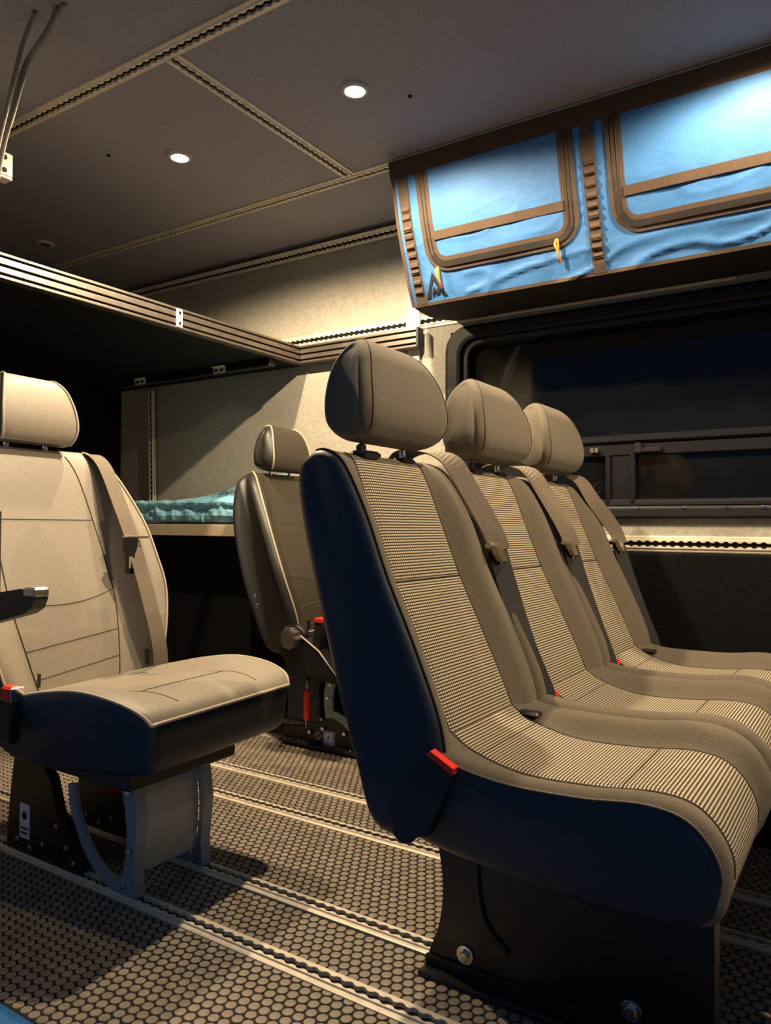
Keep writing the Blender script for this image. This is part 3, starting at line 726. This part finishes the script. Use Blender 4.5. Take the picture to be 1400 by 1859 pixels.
lv = part('release_lever', MB().tube([(-.108, -.15, .255), (-.106, -.155, .235), (-.106, -.158, .085)], .006, 8), 'chrome', rt, local=True)
gr = [(-.106, -.157, .215-.0105*k) for k in range(11)]
part('red_grip', MB().tube(gr, [.0105+.0022*(k % 2) for k in range(11)], 10), 'red_plastic', lv, 'ribbed red grip', local=True)
part('box_cover', MB().box((-.235, -.11, .085), (-.09, .11, .25), .006), 'vinyl', rt, local=True)
part('steel_panel', MB().box((-.005, -.085, .14), (.06, .085, .25), .004), 'steel_panel', rt, local=True)
for s in (-1, 1):
    y = -.113 if s < 0 else .10
    q, _ = catmull([[-.028, y, .262], [-.044, y, .20], [-.042, y, .155], [-.036, y, .118]], 5, False)
    lg2 = MB().strip(q, .012, .034, (0, 1, 0)); q, _ = catmull([[-.052, y, .135], [0, y, .125], [.05, y, .098], [.105, y, .045]], 5, False); lg2.strip(q, .010, .026, (0, 1, 0))
    o = part('leg', lg2, 'steel_blue', rt, local=True)
    for x, z in ((-.032, .232), (-.044, .186)): part('bolt', MB().cyl((x, y-.006, z), (0, -1, 0), .0065, .006, 8), 'chrome', o, local=True)
    ca = part('carriage', MB().prism([(-.26, .011), (.16, .011), (.15, .04), (.06, .085), (.0, .115), (-.09, .115), (-.12, .075), (-.25, .06)], (y+.006, y+.022), lambda a, b, d: (a, d, b)), 'black_steel', rt, local=True)
    for x, z in ((-.075, .108), (.050, .094), (.025, .072), (-.126, .056), (-.068, .076), (.11, .03)): part('bolt', MB().cyl((x, y+.006, z), (0, -1, 0), .007, .013, 10), 'chrome', ca, local=True)
pl = part('mount_plate', MB().box((-.25, -.140, .010), (.20, -.092, .022), .003), 'black_steel', rt, local=True)
for x in (-.225, -.205, -.16, -.14, .06, .085, .11): part('stud', MB().cyl((x, -.13, .022), (0, 0, 1), .004, .004, 8), 'chrome', pl, local=True)
s1 = part('label_plate', MB().box((-.070, -.1105, .022), (-.020, -.1065, .068), .0005), 'sticker_blue', rt, 'small blue white label', local=True)
part('label_field', MB().box((-.058, -.1112, .034), (-.032, -.1104, .062)), 'sticker', s1, local=True)
part('lettering', text_mb('A', lambda a, b: (-.054+a*.024, -.1116, .038+b*.026)), 'print_black', s1, local=True)
part('warning_mark', MB().box((-.108, -.1085, .040), (-.080, -.1065, .050)).box((-.100, -.1085, .033), (-.088, -.1065, .058)), 'sticker_pink', rt, local=True)

# ------------------------------------------------------------------ three seat bench
bench = thing('bench_seat', 'three seat bench with woven cloth inserts and black vinyl side, facing right', 'bench seat', (-.5, 1.665, 0))
SEATS = [(1.020, 1.430, 1.215), (1.432, 1.862, 1.647), (1.864, 2.310, 2.080)]
RB = .022
for k, (ya, yb, yi) in enumerate(SEATS):
    yc, hw = (ya+yb)/2, (yb-ya)/2; wd = hw-RB
    e0, e1 = (yi-.122-yc)/wd, (yi+.122-yc)/wd
    nb, ni = 7, 16
    cols = [-1+(e0+1)*q/nb for q in range(nb)]+[e0+(e1-e0)*q/ni for q in range(ni)]+[e1+(1-e1)*q/nb for q in range(nb+1)]
    RE = 5; J0, J1 = RE+nb, RE+nb+ni
    ctrl = [(-.572, .385, .2, hw), (-.590, .46, .8, hw), (-.640, .57, 1, hw), (-.695, .685, 1, hw), (-.738, .79, 1, hw), (-.772, .872, .6, hw*.985), (-.795, .905, .15, hw*.965), (-.830, .912, 0, hw*.955),
            (-.862, .88, 0, hw*.975), (-.852, .80, 0, hw), (-.815, .66, 0, hw), (-.775, .52, 0, hw), (-.735, .40, 0, hw), (-.695, .295, 0, hw*.99), (-.615, .29, 0, hw*.99)]
    def off(yn, wt, v, x, z, e0=e0*wd/hw, e1=e1*wd/hw):
        d = max(e0-yn, yn-e1, -.2)
        return wt*(.026*sstep(0, .22, d)-.004*math.exp(-(d/.025)**2))+(-.005*math.exp(-((z-.685)/.012)**2) if d < 0 else 0)*wt
    N = 10
    sw = Sweep(ctrl, cols, RB, off, N, yc)
    FR = lambda g: g <= 6
    nearside = lambda j: k == 0 and j < RE-1
    ins = lambda j: J0 <= j < J1
    bo = part('backrest', sw.build(lambda j, i, g: FR(g) and not ins(j) and not nearside(j)), 'cloth', bench)
    part('woven_insert', sw.build(lambda j, i, g: FR(g) and ins(j)), 'weave', bo, 'pale woven centre strip')
    sb = sw.build(lambda j, i, g: not FR(g) or nearside(j)); sw.cap(sb, 0); sw.cap(sb, len(sw.C)-1)
    part('vinyl_shell', sb, 'vinyl', bo, 'dark vinyl side and back')
    for j in (J0, J1): part('seam', MB().tube(sw.line(j, 2, 6*N+4, .0002), .0018, 5), 'thread', bo)
    if k == 0: part('piping', MB().tube(sw.line(RE-1, 0, 7*N, .0008), .0022, 6), 'thread', bo)
    iz = min(range(0, 6*N), key=lambda i: abs(sw.P[J0+4][i].z-.683))
    part('seam', MB().tube([sw.P[j][iz]+Vector((.0006, 0, 0)) for j in range(J0, J1+1)], .0018, 5), 'thread', bo)
    # cushion
    cc = [(-.668, .405, 0, hw), (-.642, .452, 0, hw), (-.600, .452, .1, hw), (-.548, .422, .5, hw), (-.46, .402, 1, hw), (-.35, .404, 1, hw), (-.26, .413, 1, hw), (-.205, .402, .9, hw*.995), (-.170, .362, .7, hw*.985), (-.163, .315, .3, hw*.975), (-.185, .268, 0, hw*.965),
          (-.28, .250, 0, hw*.96), (-.46, .262, 0, hw*.96), (-.62, .285, 0, hw*.96), (-.685, .34, 0, hw*.98)]
    def coff(yn, wt, v, x, z, e0=e0*wd/hw, e1=e1*wd/hw):
        d = max(e0-yn, yn-e1, -.3); lo = yn < e0 and k == 0
        return wt*((.012 if lo else .030)*sstep(0, .24, d)-.003*math.exp(-(d/.03)**2))
    cs = Sweep(cc, cols, .026, coff, N, yc)
    top = lambda g: g <= 9
    ns = lambda j: k == 0 and j < RE-3
    co = part('cushion', cs.build(lambda j, i, g: top(g) and not ins(j) and not ns(j)), 'cloth', bench)
    part('woven_insert', cs.build(lambda j, i, g: top(g) and ins(j)), 'weave', co, 'pale woven centre strip')
    sb = cs.build(lambda j, i, g: not top(g) or ns(j)); cs.cap(sb, 0); cs.cap(sb, len(cs.C)-1)
    part('vinyl_side', sb, 'vinyl', co, 'dark vinyl side')
    for j in (J0, J1): part('seam', MB().tube(cs.line(j, N, 9*N, .0002), .0016, 5), 'thread', co)
    for z_i in (3*N+2, 5*N+4): part('seam', MB().tube([cs.P[j][z_i]+Vector((0, 0, .0006)) for j in range(J0, J1+1)], .0014, 5), 'thread', co)
    if k == 0: part('piping', MB().tube(cs.line(RE-3, 2*N, 8*N+6, .0008), .0018, 6), 'belt', co)
    # headrest
    hy = (1.236, 1.688, 2.098)[k]
    hc = [(-.768, .945, 0, .140), (-.746, .985, 0, .156), (-.752, 1.045, 0, .152), (-.774, 1.100, 0, .126), (-.806, 1.130, 0, .100), (-.840, 1.126, 0, .096), (-.868, 1.085, 0, .110), (-.874, 1.02, 0, .127), (-.862, .965, 0, .134), (-.822, .936, 0, .132)]
    hs = Sweep(hc, [q/6 for q in range(-6, 7)], .036, None, 8, hy, 7, .017)
    hb = hs.build(lambda j, i, g: True); hs.cap(hb, 0); hs.cap(hb, len(hs.C)-1)
    ho = part('headrest', hb, 'cloth', bench)
    for j in (5, len(hs.C)-6): part('seam', MB().tube(hs.line(j, 2, 5*8, .0003), .0013, 5), 'thread', ho)
    for s in (-.07, .07): part('headrest_post', MB().cyl((-.808, hy+s-.01, .885), (0, 0, 1), .0065, .075, 12), 'chrome', ho)
    part('post_guide', MB().box((-.830, hy-.105, .904), (-.785, hy-.05, .919), .005), 'black_plastic', ho); part('post_guide', MB().box((-.826, hy+.04, .904), (-.79, hy+.085, .916), .005), 'black_plastic', ho)
    part('guide_catch', MB().box((-.80, hy-.115, .91), (-.788, hy-.095, .930), .004), 'black_plastic', ho)
# belts
BL = [('grey shoulder belt between first and second seat', 1.405, 1.447, 1.462), ('grey shoulder belt between second and third seat', 1.850, 1.890, 1.895), ('grey shoulder belt by the wall', 2.235, 2.318, 2.325)]
for k, (lb, y0, y1, y2) in enumerate(BL):
    pts = [(-.90, y0-.03, .86), (-.885, y0-.015, .925), (-.83, y0, .938), (-.775, y0+.01, .920), (-.738, y0+.022, .862), (-.690, y1-.006, .775), (-.672, y1, .73)]
    o = part('seat_belt', belt_strip([(a+.012, b, c) for a, b, c in pts], .047, (.62, .78, 0)), 'belt', bench, lb)
    part('lower_webbing', belt_strip([(-.668, y1, .732), (-.640, y1+.004, .64), (-.60, y1+.002, .53), (-.566, y2, .44), (-.560, y2, .405)], .046, (.55, .83, 0)), 'belt_black', o)
    part('tongue_bar', MB().box((-.680, y1-.036, .734), (-.662, y1+.030, .746), .003), 'buckle_metal', o)
    part('tongue_body', MB().loft([[(-.665+a, y1-w_, z), (-.665+a, y1+w_, z), (-.652+a, y1+w_, z), (-.652+a, y1-w_, z)] for a, z, w_ in ((-.006, .740, .028), (-.002, .723, .022), (.002, .708, .012))], False), 'buckle_metal', o)
    part('tongue_blade', MB().box((-.660, y1-.002, .673), (-.656, y1+.018, .71), .001), 'chrome', o)
# buckles
bu = part('buckle', MB().prism([(-.650, .335), (-.61, .30), (-.575, .31), (-.535, .408), (-.572, .428), (-.61, .40)], (1.000, 1.020), lambda a, b, d: (a, d, b)), 'black_plastic', bench, 'black outer belt buckle')
part('release_button', MB().prism([(-.578, .434), (-.570, .440), (-.530, .420), (-.535, .411)], (.998, 1.014), lambda a, b, d: (a, d, b)), 'red_plastic', bu, 'red release button')
for y, x in ((1.492, -.555), (1.935, -.555)):
    o = part('buckle', MB().box((x-.05, y-.014, .40), (x+.008, y+.014, .435), .004), 'black_plastic', bench)
    part('release_button', MB().cyl((x-.010, y-.002, .430), (1, 0, .5), .012, .014, 14), 'red_plastic', o, 'red release button')
for y in (1.345, 2.215):
    part('buckle_slot', MB().box((-.575, y-.016, .425), (-.530, y+.012, .434), .004), 'black_plastic', bench)
part('pivot', MB().cyl((-.625, 1.022, .305), (0, -1, 0), .022, .010, 18), 'black_plastic', bench)
# legs
def leg_panel(y0, y1):
    re, _ = catmull([[-.672, .0], [-.668, .03], [-.648, .085], [-.640, .15], [-.648, .21], [-.66, .29]], 5, False)
    poly = [(-.20, .0)]+[tuple(p) for p in re]+[(-.20, .29)]
    return MB().prism(poly, (y0, y1), lambda a, b, d: (a, d, b))
for y, nm in ((1.17, 'near'), (2.09, 'far')):
    lo = part('leg', leg_panel(y, y+.045), 'black_steel', bench)
    part('foot_plate', MB().box((-.674, y-.030, .0), (-.19, y+.07, .012), .003).box((-.672, y-.006, .010), (-.19, y, .030), .002), 'black_steel', lo)
    rb, _ = catmull([[-.575, y-.001, .27], [-.572, y-.002, .17], [-.555, y-.002, .11], [-.515, y-.002, .075]], 6, False)
    part('pressed_rib', MB().tube(rb, .0045, 8), 'black_steel', lo)
    for x, z in ((-.596, .048), (-.316, .052)):
        bo = part('bolt', MB().cyl((x, y, z), (0, -1, 0), .016, .004, 20), 'chrome', lo)
        part('bolt_head', MB().cyl((x, y-.004, z), (0, -1, 0), .009, .007, 6, smooth=False), 'chrome', bo)
    part('rivet', MB().cyl((-.655, y, .022), (0, -1, 0), .004, .004, 8), 'brass', lo); part('rivet', MB().cyl((-.535, y, .020), (0, -1, 0), .005, .004, 8), 'chrome', lo)
part('seat_frame', MB().box((-.66, 1.16, .245), (-.20, 2.20, .285), .006), 'black_steel', bench)
